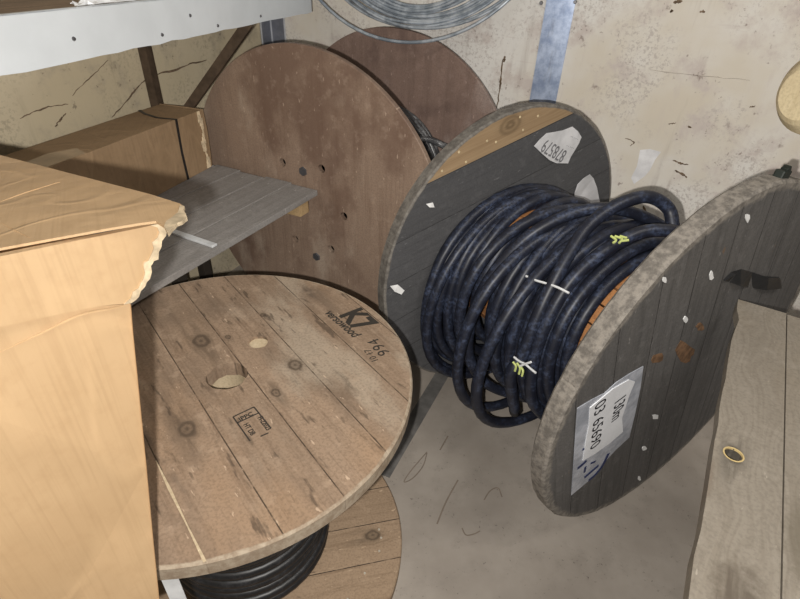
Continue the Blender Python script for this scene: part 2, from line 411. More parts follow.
for pts, wd in [([(427, 452), (420, 460), (410, 472), (404, 482), (413, 478), (423, 466), (427, 453)], .003), ([(462, 528), (466, 535), (474, 534), (480, 531)], .003), ([(484, 500), (490, 491), (498, 488), (502, 497)], .003),
                ([(458, 480), (446, 502), (437, 524)], .004), ([(448, 436), (440, 450)], .004)]:
    bm = bmesh.new(); ribbon(bm, smooth_path([onz(*q, .0002) for q in pts], 5), wd, (0, 0, 1), .0006); link('scuff_mark', bm, M_scuff, floor)

# ------------------------------------------------------------------ shared materials
M_black = plain('black_rubber', (.012, .012, .013), .45, var=.3, sc=40, spec=.5)
M_ink = plain('black_stamp_ink', (.035, .03, .025), .8)
M_tie = plain('white_nylon', (.72, .74, .76), .4)
M_paper = plain('dirty_white_paper', (.62, .62, .64), .7, var=.16, sc=14)
M_pale = wood('pale_fresh_wood', (.52, .42, .28), (.42, .32, .20), (.62, .52, .37), 0, None, grain=(40, 40))
M_bluepen = plain('blue_marker', (.02, .03, .10), .6)

def disc(R, t, holes, ch=.003, jit=0.0, n=120):
    return slab(ringpts(0, 0, R, n, jit), holes, t, ch)
def circ_hole(x, y, r, n=16): return ringpts(x, y, r, n)

# ------------------------------------------------------------------ reel lying flat: top plank flange, cable, bottom flange
LC = Vector((-.325341, .690123, 0)); LZ = .5545; LR = .355; FT = .03
lying = thing('cable_reel', 'bare plank cable reel lying flat on the floor, stamped K7 on its top flange', 'cable reel', loc=LC)
GA = -math.atan2(.771, .637)                            # planks run towards +u = (.637, -.771)
def DL_(x, y): p = onz(x, y, LZ)-LC; return (p.x, p.y)
def grainuv(x, y):
    p = DL_(x, y); ca, sa = math.cos(GA), math.sin(GA); return (p[0]*ca+p[1]*sa, -p[0]*sa+p[1]*ca)
kn = [(*grainuv(187, 429), .021), (*grainuv(201, 341), .023), (*grainuv(295, 365), .019), (*grainuv(276, 393), .012), (*grainuv(228, 337), .008), (*grainuv(263, 315), .008)]
M_drum = wood('weathered_bare_planks', (.305, .215, .148), (.17, .113, .075), (.43, .322, .23), GA, .0969, .0505, knots=kn,
              stain=[((.35, .22, .125), 2.6, .48, .35, .5), ((.15, .11, .08), 4, .50, .6, .45), ((.42, .35, .27), 5, .53, .65, .4), ((.075, .06, .05), 9, .58, .85, .3), ((.05, .04, .03), 30, .64, .6, .25)], gap=(.06, .042, .028), gapw=.0010, per=.35, wear=(LR, (.40, .33, .25), (.27, .205, .145), .006, 0),
              spots=((.05, .035, .025), 15, 62, .605))
holes = [ringpts(*DL_(227, 376), .036, 28, .0018), ringpts(*DL_(258.5, 342), .019, 18, .001)]
topf = link('flange', disc(LR, FT, holes), M_drum, lying, loc=(0, 0, LZ-FT/2))
hx, hy = DL_(258.5, 342)
bm = bmesh.new(); bmesh.ops.create_cone(bm, cap_ends=True, segments=20, radius1=.019, radius2=.019, depth=.006, matrix=Matrix.Translation((hx, hy, .0065)))
link('plug', bm, M_pale, topf)
M_drumb = wood('bare_planks_below', (.30, .212, .14), (.20, .135, .085), (.40, .295, .20), .25, .0969, .02, knots=[(.28, -.05, .02), (.2, -.22, .018)],
               stain=[((.20, .145, .10), 6, .54, .5, .6)], spots=((.07, .045, .03), 20, 80, .66))
botf = link('flange', disc(LR, FT, [circ_hole(0, 0, .043)]), M_drumb, lying, loc=(0, 0, FT/2))
M_nail = plain('nail_head', (.55, .5, .42), .4, .4)
for i in range(14):
    a_, r_ = random.uniform(-1.2, .6), random.uniform(.27, .34)
    bm = bmesh.new(); bmesh.ops.create_cone(bm, cap_ends=True, segments=8, radius1=.0032, radius2=.0025, depth=.002, matrix=Matrix.Translation((r_*math.cos(a_), r_*math.sin(a_), FT/2+.0005)))
    link('nail', bm, M_nail, botf)
bm = bmesh.new(); lathe_tube(bm, .046, .12, FT, LZ-FT, 48); link('hub', bm, M_pale, lying)
M_cable = None
def cable_mat(name, base, smear, amt, sc=24, rough=.48):
    k = NT(name); P = k.tc.outputs['Object']; a = k.noise(P, sc, 6, .7); b = k.noise(P, sc*5, 4, .7)
    c = k.mix(k.math('MULTIPLY', k.rng(a, .42, .66, 0, amt), k.rng(b, .38, .62)), base, smear)
    k.col(c); k.b.inputs['Roughness'].default_value = rough; k.b.inputs['Specular IOR Level'].default_value = .45; k.bump(b, .12, .001); return k.m
M_cabBlack = cable_mat('black_cable_sheath', (.010, .010, .011), (.05, .05, .055), .5, 20, .42)
bm = bmesh.new()
def helix(bm, r, z0, z1, rad, sag=0, jit=.0, n=40, tn=8):
    turns = max(1, int(abs(z1-z0)/(rad*2.02))); pts = []
    N = turns*n; js = [random.uniform(-jit, jit) for _ in range(turns+2)]; jz = [random.uniform(-.4, .4)*rad for _ in range(turns+2)]
    for i in range(N+1):
        t = i/n; q = int(t); f = t-q; f = f*f*(3-2*f); a = 2*PI*t
        rr = r+js[q]*(1-f)+js[q+1]*f
        pts.append((rr*math.cos(a), rr*math.sin(a)-sag, z0+(z1-z0)*i/N+jz[q]*(1-f)+jz[q+1]*f))
    tube(bm, pts, rad, n=tn)
helix(bm, .166, .043, LZ-FT-.012, .0115, jit=.005); helix(bm, .15, .043, LZ-FT-.012, .0115, jit=.003)
lathe_tube(bm, .12, .150, FT+.002, LZ-FT-.002, 48)
link('cable', bm, M_cabBlack, lying, smooth=True)
# white binding strap at the rim, next to the carton
bm = bmesh.new(); p = onz(167, 573, LZ-FT)-LC; q = at_dist(172, 599, math.hypot(*(onz(167, 573, LZ-FT).xy)))-LC
d = Vector((p.x, p.y, 0)).normalized(); p = d*(LR-.012)
ribbon(bm, [Vector((p.x, p.y, LZ-FT)), Vector((p.x*1.0, p.y*1.0, (LZ)/2)), Vector((p.x, p.y, FT))], .022, d, .001); link('strap', bm, M_tie, lying)
bm = bmesh.new(); ribbon(bm, [Vector((*DL_(x, y), FT/2)) for x, y in ((156, 461), (170, 490), (187, 525), (205, 562))], lambda t: .0012+.003*abs(math.sin(5*t)), (0, 0, 1), .0008); link('split_edge', bm, M_pale, topf)
# stamps and handwriting
zt = FT/2+.0001
def drum_text(name, body, size, px0, px1, mat, **kw):
    a, b = Vector(DL_(*px0)), Vector(DL_(*px1)); return lettering(name, body, size, mat, topf, (a.x, a.y, zt), math.atan2(b.y-a.y, b.x-a.x), **kw)
drum_text('stamp_lettering', 'K7', .076, (339, 315), (352, 327), M_ink, squash=.80, bold=.003)
drum_text('stamp_lettering', 'versowood', .030, (324, 313), (356, 340), M_ink, shear=.25, bold=.0006, squash=.78)
drum_text('handwriting', '994', .036, (391, 353), (378, 339), M_ink, squash=.95, space=1.1)
drum_text('handwriting', '10 17', .020, (379, 361), (368, 346), M_ink, squash=.9)
s0, s1, s2, s3 = [Vector(DL_(*q)) for q in ((233, 417), (254, 407), (273, 431), (250, 441))]
bm = bmesh.new()
def zl(a): return Vector((a.x, a.y, zt))
for a, b in ((s0, s1), (s0, s0+(s3-s0)*1.0), (s1, s1+(s2-s1)*.9), (s0+(s3-s0)*.26, s1+(s2-s1)*.26), (s2+(s3-s2)*.2, s2+(s3-s2)*.55)):
    ribbon(bm, [zl(a), zl(b)], .0022, (0, 0, 1), .0004)
link('stamp_frame', bm, M_ink, topf)
u_ = (s3-s0).normalized(); w_ = (s1-s0).normalized(); an = math.atan2(u_.y, u_.x)
for body, sz, du, dw, sh in (('FI-22023', .0125, .026, .031, 0), ('HT DB', .0125, .026, .006, 0)):
    p = s0+u_*du+w_*dw; lettering('stamp_lettering', body, sz, M_ink, topf, (p.x, p.y, zt), an, bold=.0003, squash=.8)
p = s0+u_*.016+w_*.005; lettering('stamp_lettering', 'IPPC', .0125, M_ink, topf, (p.x, p.y, zt), math.atan2(w_.y, w_.x), bold=.0003)

# ------------------------------------------------------------------ grey painted reel standing on its rims
GZ = Vector((math.cos(.982753), -math.sin(.982753), 0)); GX = Vector((math.sin(.982753), math.cos(.982753), 0)); GR, GT, GW = .44474, .0396, .600
gcen = Vector((.66067, .888353, GR))
grey = thing('cable_reel', 'dark grey painted cable reel standing on its rims, wound with blue-black cable', 'cable reel', mat=frame(GX, (0, 0, 1), GZ, (gcen.x, gcen.y, 0)))
def GL(x, y, s):
    p = onplane(x, y, GZ, GZ.dot(gcen)+s)-gcen; return Vector((p.dot(GX), p.z, s))
WC, WD = (.27, .245, .215), (.13, .118, .105)
M_greyR = wood('worn_grey_paint_outer', (.118, .112, .108), (.075, .071, .068), (.165, .156, .15), math.radians(106), .098, .03, gap=(.022, .02, .02), per=.3, contrast=1.4,
               chips=((.17, .105, .06), 13, .735), wear=(GR, WC, WD, .022, 0), stain=[((.14, .13, .12), 6, .56, .5, .35)], knots=[])
M_greyL = wood('worn_grey_paint_inner', (.088, .088, .092), (.064, .064, .068), (.115, .114, .118), math.radians(13.7), .12, .0, gap=(.035, .035, .035), per=.25,
               bare=(.362, (.36, .255, .15), (.255, .17, .095)), wear=(GR, (.20, .185, .165), (.11, .10, .09), .008, 0), stain=[((.10, .10, .10), 6, .58, .5, .35)])
outf = link('flange', disc(GR, GT, [], .005, .0012, 140), M_greyR, grey, loc=(0, GR, -GT/2))
innf = link('flange', disc(GR, GT, [], .004, .0008, 140), M_greyL, grey, loc=(0, GR, -GW-GT/2))
# hub of orange-brown staves
M_hub = wood('orange_brown_staves', (.42, .19, .07), (.30, .12, .045), (.52, .26, .11), 0, None, grain=(60, 12))
bm = bmesh.new(); NS = 26; hr = .196
for i in range(NS):
    a0, a1 = 2*PI*i/NS+.012, 2*PI*(i+1)/NS-.012
    q = [(hr*math.cos(a0), hr*math.sin(a0)), (hr*math.cos(a1), hr*math.sin(a1)), ((hr-.02)*math.cos(a1), (hr-.02)*math.sin(a1)), ((hr-.02)*math.cos(a0), (hr-.02)*math.sin(a0))]
    A = [bm.verts.new((*p, -GT)) for p in q]; B = [bm.verts.new((*p, -GW)) for p in q]
    bm.faces.new(A); bm.faces.new(B)
    for j in range(4): bm.faces.new((A[j], A[(j+1) % 4], B[(j+1) % 4], B[j]))
link('hub', bm, M_hub, grey, loc=(0, GR, 0))
# the cable: packed turns, slack loops that sag to the left and below, an arched end
M_cab = cable_mat('blue_black_cable_sheath', (.012, .014, .024), (.075, .10, .175), .6, 26, .45)
bm = bmesh.new(); CR = .0145
def turns(keys, n=44, k=10):
    """keys: (s, radius, centre x, centre y) for each turn in order, joined to one continuous path"""
    pts = []; m = len(keys)
    for i in range((m-1)*n+1):
        t = i/n; q = min(int(t), m-2); f = t-q
        f = f*f*(3-2*f)
        s, r, cx, cy = [keys[q][j]*(1-f)+keys[q+1][j]*f for j in range(4)]
        a = -PI/2-2*PI*t
        wob = .004*math.sin(3*a+q*1.7)
        pts.append((cx+(r+wob)*math.cos(a), cy+(r+wob)*math.sin(a), s+.006*math.sin(2*a+q)))
    tube(bm, pts, CR, n=k)
rnd = random.Random(3)
keys = [(-.160-.0285*i, .219+.0017*max(0, i-6)+rnd.uniform(-.003, .003), -.0005*max(0, i-6), -.004-.0016*max(0, i-6)) for i in range(11)]
turns(keys)
keys = [(-.178-.0295*i, .246+.0016*i+rnd.uniform(-.004, .004), -.008-.0006*i, -.011-.0011*i) for i in range(8)]   # second, looser layer
turns(keys)
keys = [(-.235-.045*i, .266+.003*i+rnd.uniform(-.004, .004), -.012, -.018-.002*i) for i in range(4)]
turns(keys)
# slack turns bunched by the inner flange
turns([(-.515, .252, -.006, -.045), (-.53, .272, -.01, -.06), (-.55, .286, -.012, -.07), (-.572, .296, -.012, -.08), (-.583, .312, -.012, -.10)])
turns([(-.588, .285, -.008, -.06), (-.57, .318, -.016, -.088), (-.586, .305, -.012, -.085)])
turns([(-.56, .262, 0, -.05), (-.583, .275, -.008, -.065), (-.553, .318, -.016, -.10), (-.535, .315, -.022, -.10)])
# one heavy slack turn hanging in front, almost to the floor
turns([(-.46, .272, -.02, -.03), (-.385, .306, -.062, -.078), (-.30, .302, -.072, -.078), (-.265, .27, -.02, -.02)])
turns([(-.56, .225, 0, -.012), (-.545, .236, 0, -.02), (-.533, .235, -.002, -.01), (-.468, .232, -.002, -.01), (-.455, .25, -.008, -.02)])
# arched end: out of the windings behind the outer flange, over the top, down the front to the cut end
arch = [GL(515, 412, -.245), (-.318, -.055, -.232), (-.298, .0, -.228), (-.272, .095, -.232), (-.238, .162, -.24), (-.185, .232, -.252), (-.129, .280, -.262), (-.06, .318, -.252), (.012, .330, -.232), (.055, .304, -.2), (.052, .258, -.165), (.09, .21, -.13)]
bm2 = bmesh.new()
tube(bm, smooth_path(arch, 7), CR*1.02, n=12)
# strand crossing from the arch down to the left, and one to its right
tube(bm, smooth_path([(.12, .225, -.20), (.06, .262, -.25), (-.02, .285, -.29), (-.10, .275, -.33), (-.185, .222, -.37), (-.25, .12, -.405), (-.285, 0, -.42), (-.29, -.13, -.41), (-.235, -.24, -.38), (-.13, -.31, -.34)], 7), CR, n=10)
tube(bm, smooth_path([(.12, .23, -.10), (.04, .275, -.13), (-.05, .285, -.175), (-.14, .25, -.20), (-.215, .185, -.212), (-.265, .09, -.21), (-.282, -.02, -.205), (-.262, -.13, -.20), (-.20, -.22, -.20)], 7), CR, n=10)
cab = link('cable', bm, M_cab, grey, smooth=True, loc=(0, GR, 0))
def tie(px, r):
    bm = bmesh.new(); P = []
    for x, y in px:
        best = None
        for i in range(400):
            s = -.05-.5*i/400; l = GL(x, y, s)
            if math.hypot(l.x, l.y) <= r: best = l; break
        P.append(best)
    tube(bm, smooth_path(P, 4), .0026, n=6); return bm
link('cable_tie', tie([(526, 276), (535, 280), (545, 283), (557, 287), (569, 293)], .300), M_tie, cab)
link('cable_tie', tie([(514, 357), (519, 361), (525, 364), (531, 369), (536, 373)], .330), M_tie, cab)
link('cable_tie', tie([(520, 366), (525, 364), (531, 362)], .336), M_tie, cab)
M_lime = plain('lime_print', (.55, .62, .22), .5)
for px in ([(513, 362), (516, 366), (515, 371)], [(517, 363), (520, 368), (519, 374)], [(521, 367), (523, 371), (522, 376)]):
    link('print_stripe', tie(px, .334), M_lime, cab)
for px in ([(611, 236), (616, 240), (613, 243)], [(615, 236), (622, 239), (619, 243)], [(620, 236), (627, 238)], [(621, 241), (629, 240)]):
    link('print_stripe', tie(px, .312), M_lime, cab)
# label pocket on the outer flange
def face_plate(name, px, s, t, mat, parent, lift=0.0, off=None):
    bm = bmesh.new(); pts = [GL(x, y, s) for x, y in px]
    poly_plate(bm, [Vector((p.x, p.y, off+lift+t)) for p in pts], (0, 0, 1), t); return link(name, bm, mat, parent)
k = NT('clear_plastic_pocket'); f = k.noise(k.tc.outputs['Object'], 26, 4, .6)
k.col(k.mix(k.rng(f, .35, .65), (.33, .35, .40), (.50, .52, .58))); k.b.inputs['Roughness'].default_value = .22; k.b.inputs['Specular IOR Level'].default_value = .6; k.bump(f, .4, .004)
M_pocket = k.m
pk = face_plate('label_pocket', [(577, 408), (592, 399), (604, 393), (616, 382), (630, 373), (643, 366), (640, 388), (635, 412), (629, 437), (616, 449), (604, 462), (590, 479), (571, 495), (573, 465), (575, 436)], 0, .0012, M_pocket, outf, 0, GT/2)
M_sheet = plain('white_label_sheet', (.74, .75, .78), .5, var=.06, sc=20)
sh = face_plate('paper_sheet', [(589, 407), (600, 398), (612, 388), (628, 379), (634, 381), (628, 395), (624, 408), (621, 417), (622, 431), (608, 443), (594, 453), (582, 460), (585, 440), (588, 425)], 0, .0016, M_sheet, pk, .0012, GT/2)
M_pen = plain('black_pen', (.02, .02, .025), .6)
def face_text(body, size, p0, p1, mat, parent, zoff, **kw):
    a, b = GL(*p0, 0), GL(*p1, 0); return lettering('handwriting', body, size, mat, parent, (a.x, a.y, GT/2+zoff), math.atan2(b.y-a.y, b.x-a.x), **kw)
face_text('03 65690', .044, (594, 404), (589, 449), M_pen, sh, .0029, squash=.98, bold=.0)
face_text('130m', .046, (614, 400), (610, 424), M_pen, sh, .0029, squash=.72, bold=.0003)
for px in ([(577, 468), (582, 464), (586, 460)], [(584, 477), (591, 471), (598, 465)], [(588, 480), (595, 474), (602, 465), (608, 453)], [(585, 466), (584, 472)], [(590, 463), (595, 461)], [(582, 449), (585, 448)]):
    bm = bmesh.new(); P = smooth_path([GL(*q, 0) for q in px], 4); ribbon(bm, [Vector((p.x, p.y, GT/2+.0014)) for p in P], .010 if len(px) > 2 else .006, (0, 0, 1), .0004)
    link('marker_stroke', bm, M_bluepen, pk)
# staple scraps and chips on the outer flange
M_scrap = plain('white_scrap', (.80, .80, .80), .6)
for x, y, sx, sy in ((655, 417, 4, 3), (644, 448, 2.5, 3), (639, 478, 2, 3), (685, 319, 2.5, 4), (711, 275, 3, 6), (747, 218, 3, 5), (664, 280, 2, 4)):
    q = [(x+sx*math.cos(a)*random.uniform(.5, 1.1), y+sy*math.sin(a)*random.uniform(.5, 1.1)) for a in [i*PI/4 for i in range(8)]]
    face_plate('paper_scrap', q, 0, .0015, M_scrap, outf, .0, GT/2)
M_rot = plain('brown_bare_patch', (.17, .095, .05), .9, var=.4, sc=60)
for x, y, sx, sy in ((657, 358, 7, 5), (685, 352, 9, 11), (700, 327, 4, 4)):
    q = [(x+(sx*math.cos(a)+.5*sy*math.sin(a))*random.uniform(.6, 1.1), y+(sy*math.sin(a)-.4*sx*math.cos(a))*random.uniform(.6, 1.1)) for a in [i*PI/6 for i in range(12)]]
    face_plate('bare_patch', q, 0, .0004, M_rot, outf, 0, GT/2)
# raised black ragged patch at the outer flange, and the clip on its rim
bm = bmesh.new(); q = [(723, 280), (731, 272), (741, 269), (752, 272), (764, 276), (778, 277), (782, 282), (778, 287), (764, 289), (750, 288), (742, 286), (736, 284), (729, 282)]
pts = [GL(*p, 0) for p in q]
poly_plate(bm, [Vector((p.x, p.y, GT/2+.004+.006*math.sin(i*1.9))) for i, p in enumerate(pts)], (0, 0, 1), .010); link('black_patch', bm, M_black, outf)
p = GL(782, 174, -.02); L = math.hypot(p.x, p.y); d2 = Vector((p.x/L, p.y/L, 0))
bm = bmesh.new(); box(bm, d2*(GR+.004), (.018, .032, .018), Matrix.Rotation(math.atan2(d2.y, d2.x), 3, 'Z'), .003); box(bm, d2*(GR+.012)+Vector((.006, 0, 0)), (.014, .014, .014), Matrix.Rotation(.4, 3, 'Z'), .003)
link('rim_clip', bm, plain('dark_green_plastic', (.02, .026, .022), .5), outf)
# torn papers on the inner flange
def inner_plate(name, px, mat, lift=0.0, t=.0012):
    bm = bmesh.new(); pts = [GL(x, y, -GW) for x, y in px]
    poly_plate(bm, [Vector((p.x, p.y, GT/2+lift+t+.003*abs(math.sin(i*1.3)))) for i, p in enumerate(pts)], (0, 0, 1), t); return link(name, bm, mat, innf)
lab = inner_plate('paper_label', [(534, 146), (539, 139), (546, 133), (552, 132), (562, 130), (572, 126.5), (577, 131), (581, 137), (578, 143), (574, 150), (570, 157), (567, 163), (556, 163), (549, 160), (541, 153)], M_paper)
inner_plate('paper_label', [(573, 204), (574, 192), (577, 184), (583, 178), (589, 174), (593, 178), (596, 187), (599, 200), (599, 206)], M_paper)
inner_plate('paper_scrap', [(390, 286), (397, 284), (404, 290), (401, 294), (394, 291)], M_scrap); inner_plate('paper_scrap', [(426, 204), (432, 202), (434, 207), (429, 207)], M_scrap)
M_print = plain('grey_print', (.17, .17, .18), .7)
a, b = GL(566.5, 151, -GW), GL(538, 134, -GW)
lettering('label_lettering', '878579', .052, M_print, lab, (a.x, a.y, GT/2+.0046), math.atan2(b.y-a.y, b.x-a.x), squash=.72)
for (p0, p1, body, sz) in (((573, 147), (556, 140), 'No 2 S', .012), ((577, 138), (566, 133), 'm 3x50', .012)):
    a, b = GL(*p0, -GW), GL(*p1, -GW); lettering('label_lettering', '- - -  - -', sz, M_print, lab, (a.x, a.y, GT/2+.0046), math.atan2(b.y-a.y, b.x-a.x))
M_bnail = plain('bright_nail', (.75, .62, .4), .4, .3)
for x, y in ((520, 117), (538, 116), (523, 130), (496, 142), (459, 152), (442, 171), (487, 141), (466, 162)):
    bm = bmesh.new(); p = GL(x, y, -GW); bmesh.ops.create_cone(bm, cap_ends=True, segments=8, radius1=.004, radius2=.003, depth=.002, matrix=Matrix.Translation((p.x, p.y, GT/2)))
    link('nail', bm, M_bnail, innf)

# ------------------------------------------------------------------ plywood reel leaning in the corner
PN = Vector((math.cos(1.06), math.sin(1.06), 0)); PZ = -PN; PX = Vector((PN.y, -PN.x, 0)); PR, PT, PW = .49367, .018, .51246
pcen = Vector((-.322106, 1.530011, PR))+PN*.02
ply = thing('cable_reel', 'large brown plywood cable reel standing against the back wall, holes round its middle', 'cable reel', mat=frame(PX, (0, 0, 1), PZ, (pcen.x, pcen.y, 0)))
HS = [(-.093, .142), (.064, .155), (.143, .018), (.087, -.116), (-.067, -.124), (-.15, .02)]
M_ply = wood('red_brown_plywood', (.285, .202, .150), (.205, .138, .10), (.37, .28, .215), PI/2, None, grain=(2.2, 26), contrast=1.0,
             stain=[((.12, .068, .05), 2.6, .47, .62, .8), ((.48, .395, .315), 3.2, .53, .7, .5), ((.10, .07, .055), 9, .64, .5, .4)], rough=.45)  # the pale stain also paints in the glossy highlight on the flange
M_ply2 = wood('grey_brown_plywood', (.215, .145, .118), (.15, .10, .08), (.28, .20, .17), PI/2, None, grain=(2.0, 22), contrast=.9,
              stain=[((.095, .062, .055), 3.2, .47, .65, .8), ((.36, .29, .26), 4.2, .53, .6, .6)], rough=.6)
M_hubshade = plain('hub_wood_shade', (.06, .045, .035), .8)  # hub coloured dark to paint the shade seen through the flange holes
pf = link('flange', disc(PR, PT, [circ_hole(x, y, .0135) for x, y in HS], .002), M_ply, ply, loc=(0, PR, -PT/2))
link('flange', disc(PR, PT, [], .002), M_ply2, ply, loc=(0, PR, -PW-PT/2))
bm = bmesh.new(); lathe_tube(bm, .19, .2, -PW, -PT, 40); link('hub', bm, M_hubshade, ply, loc=(0, PR, 0))
M_bolt = plain('bolt_steel', (.13, .13, .14), .45, .6)
for x, y in ((-.010, .131), (.023, -.165)):
    bm = bmesh.new(); bmesh.ops.create_cone(bm, cap_ends=True, segments=6, radius1=.016, radius2=.014, depth=.006, matrix=Matrix.Translation((x, y, PT/2+.002))); link('bolt', bm, M_bolt, pf)
bm = bmesh.new(); helix(bm, .247, -PT-.012, -PW+.012, .0095, jit=.006, tn=8); helix(bm, .23, -PT-.012, -PW+.012, .0095); lathe_tube(bm, .2, .228, -PW+.002, -PT-.002, 40)
tube(bm, smooth_path([(.16, .16, -.40), (.20, .165, -.43), (.24, .15, -.455), (.30, .13, -.46), (.33, .09, -.45)], 6), .012, n=8)
link('cable', bm, cable_mat('dark_grey_cable_sheath', (.05, .05, .053), (.26, .265, .27), .7, 18, .3), ply, smooth=True, loc=(0, PR, 0))

# ------------------------------------------------------------------ plank board over the lying reel
BA = .4393; BD = Vector((math.sin(BA), math.cos(BA), 0)); BX = Vector((BD.y, -BD.x, 0)); BZ = .582
c1 = onz(320, 189, BZ); c1 -= BD*.012
board = thing('plank_board', 'low shelf of four grey weathered planks running along the left wall under the long carton', 'shelf board', mat=frame(BX, BD, (0, 0, 1), (c1.x, c1.y, 0)))
M_board = wood('grey_weathered_planks', (.275, .26, .25), (.195, .182, .172), (.355, .34, .325), PI/2, None, grain=(3, 45), stain=[((.12, .105, .095), 5, .55, .5, .4)], rough=.8)
BL = .76; wd = [.106, .103, .106, .104, .14]; x = 0
lim = [BL]*5
for i, ww in enumerate(wd):
    bm = bmesh.new(); box(bm, (0, 0, 0), (ww-.003, BL+.02*(i % 2), .017), None, .0015); 
    link('plank', bm, M_board, board, loc=(x-ww/2, -BL/2, BZ-.0085)); x -= ww
M_batten = wood('yellow_batten', (.42, .29, .15), (.32, .21, .10), (.5, .36, .2), 0, None)
bm = bmesh.new(); box(bm, (-.26, -.055, BZ-.017-.024), (.49, .045, .047), None, .002); link('batten', bm, M_batten, board)
M_legd = plain('dark_brown_leg', (.035, .028, .022), .7)
p = onz(200, 272, .40)-Vector((c1.x, c1.y, 0)); lx, ly = p.dot(BX), p.dot(BD)
for lx_, ly_ in ((-.30, ly if -.5 < ly < -.05 else -.2), (-.52, -.55), (-.5, -.06)):
    bm = bmesh.new(); box(bm, (lx_, ly_, (BZ-.017)/2 if ly_ < -.1 else (BZ-.064)/2), (.035, .035, BZ-.017 if ly_ < -.1 else BZ-.064), None, .002); link('leg', bm, M_legd, board)
# white plastic strip lying on the planks
a, b = onz(168, 231, BZ), onz(215, 247, BZ); d = (b-a).normalized(); a = a-d*.03; a.z = b.z = BZ+.0006
bm = bmesh.new(); s_ = Vector((0, 0, 1)).cross(d)
box(bm, (a+b)/2+Vector((0, 0, .003)), ((b-a).length, .017, .006), Matrix((d, s_, Vector((0, 0, 1)))).transposed(), .0015)
tag(link('plastic_strip', bm, plain('white_plastic', (.62, .64, .66), .45)), 'narrow white plastic strip lying across the grey planks', 'strip')

# ------------------------------------------------------------------ long carton on the board
LA = .29; LD = Vector((math.sin(LA), math.cos(LA), 0)); LX = Vector((LD.y, -LD.x, 0)); c2 = onz(215, 165, BZ)-LD*.020
lbx = thing('cardboard_box', 'long narrow brown carton with black strap, lying on the grey planks by the left wall', 'box', mat=frame(LX, LD, (0, 0, 1), (c2.x, c2.y, BZ)))
def carton(name, c1_, c2_, c3_, sc=1.0, corr=0):
    k = NT(name); P = k.tc.outputs['Object']; a = k.noise(P, 4*sc, 4, .6); b = k.noise(P, 60*sc, 3, .6); o = k.sep(P)
    c = k.mix(k.rng(a, .3, .7), c1_, c2_); c = k.mix(k.rng(b, .45, .75, 0, .4), c, c3_)
    flu = k.noise(k.comb(k.math('MULTIPLY', k.math('ADD', o[0], k.math('MULTIPLY', o[1], .6)), 240*sc), k.math('MULTIPLY', o[1], 2), k.math('MULTIPLY', o[2], 6)), 1.0, 2, .5)
    c = k.mix(k.rng(flu, .46, .74, 0, .32), c, tuple(x*.9 for x in c3_))
    wr_ = k.noise(k.comb(k.math('MULTIPLY', o[0], 7), k.math('MULTIPLY', o[1], 7), k.math('MULTIPLY', o[2], 3.2)), 1.6, 3, .5)
    cr = k.math('ABSOLUTE', k.math('SUBTRACT', k.noise(k.comb(k.math('MULTIPLY', o[0], 9), k.math('MULTIPLY', o[1], 9), k.math('MULTIPLY', o[2], 4)), 1.0, 1, .4), .5))
    crl = k.rng(cr, 0, .035, 1, 0)
    c = k.mix(k.math('MULTIPLY', crl, .16), c, tuple(min(1, x*1.25) for x in c2_))
    k.col(c); k.b.inputs['Roughness'].default_value = .68
    k.bump(k.math('ADD', k.math('ADD', wr_, k.math('MULTIPLY', flu, .06)), k.math('MULTIPLY', crl, .10)), .5, .012); return k.m
M_cart = carton('brown_carton', (.265, .178, .102), (.315, .215, .128), (.215, .145, .085))
M_cartin = plain('torn_carton_core', (.62, .50, .34), .9, var=.3, sc=70)
W_, L_, H_ = .160, .95, .186
bm = bmesh.new(); box(bm, (-W_/2, -L_/2, H_/2), (W_, L_, H_), None, .002); link('body', bm, M_cart, lbx)
bm = bmesh.new()                                        # end flap slightly ajar with a frayed edge
pts = [(.003, .001, .004), (.003, .005, .05), (.003, .008, .12), (.001, .006, H_+.001), (-.07, .006, H_+.002), (-W_, .006, H_+.001), (-W_, .006, .004)]
poly_plate(bm, pts, (0, 1, 0), .005); link('end_flap', bm, M_cart, lbx)
bm = bmesh.new()
for z in np.linspace(.01, H_-.005, 16):
    ww = .004+.003*math.sin(z*90)+random.uniform(0, .003); box(bm, (.003, -.018+.004*math.sin(z*60), z), (.003, ww*2.2, .012))
link('torn_edge', bm, M_cartin, lbx)
bm = bmesh.new(); ys = -.125
ribbon(bm, [(.0015, ys, .0), (.0015, ys-.004, .09), (.0015, ys, H_+.001)], .009, (1, 0, 0), .001)
ribbon(bm, [(.0015, ys, H_+.0005), (-.06, ys-.008, H_+.0005), (-.12, ys+.012, H_+.0005), (-W_, ys+.035, H_+.0005)], .009, (0, 0, 1), .001)
link('strap', bm, M_black, lbx)
bm = bmesh.new(); poly_plate(bm, [(-.005, -.62, H_+.0008), (-.07, -.60, H_+.0008), (-.08, -.50, H_+.0008), (-.05, -.44, H_+.0008), (-.002, -.46, H_+.0008)], (0, 0, 1), .0006)
link('packing_tape', bm, plain('clear_brown_tape', (.36, .26, .165), .25, spec=.6), lbx)

# ------------------------------------------------------------------ carton in front, standing on the lying reel
ZB = LZ+.002
T2 = at_dist(159, 223, .445); B2 = at_dist(159.5, 597, .405)
T1 = onz(0, 251, T2.z+.012)
e1 = (T2-T1); nn = e1.cross(B2-T2).normalized()
if nn.dot(CAM-T2) < 0: nn = -nn
dn = nn.dot(T2)
def NP(x, y, lift=0.0): return onplane(x, y, nn, dn+lift)
fbx = thing('cardboard_box', 'tall tan carton with torn ragged corner, standing on the lying plank reel', 'box', loc=(0, 0, 0))
M_front = carton('tan_carton', (.50, .335, .185), (.56, .385, .22), (.46, .30, .16), .9)
k_ = T2-B2
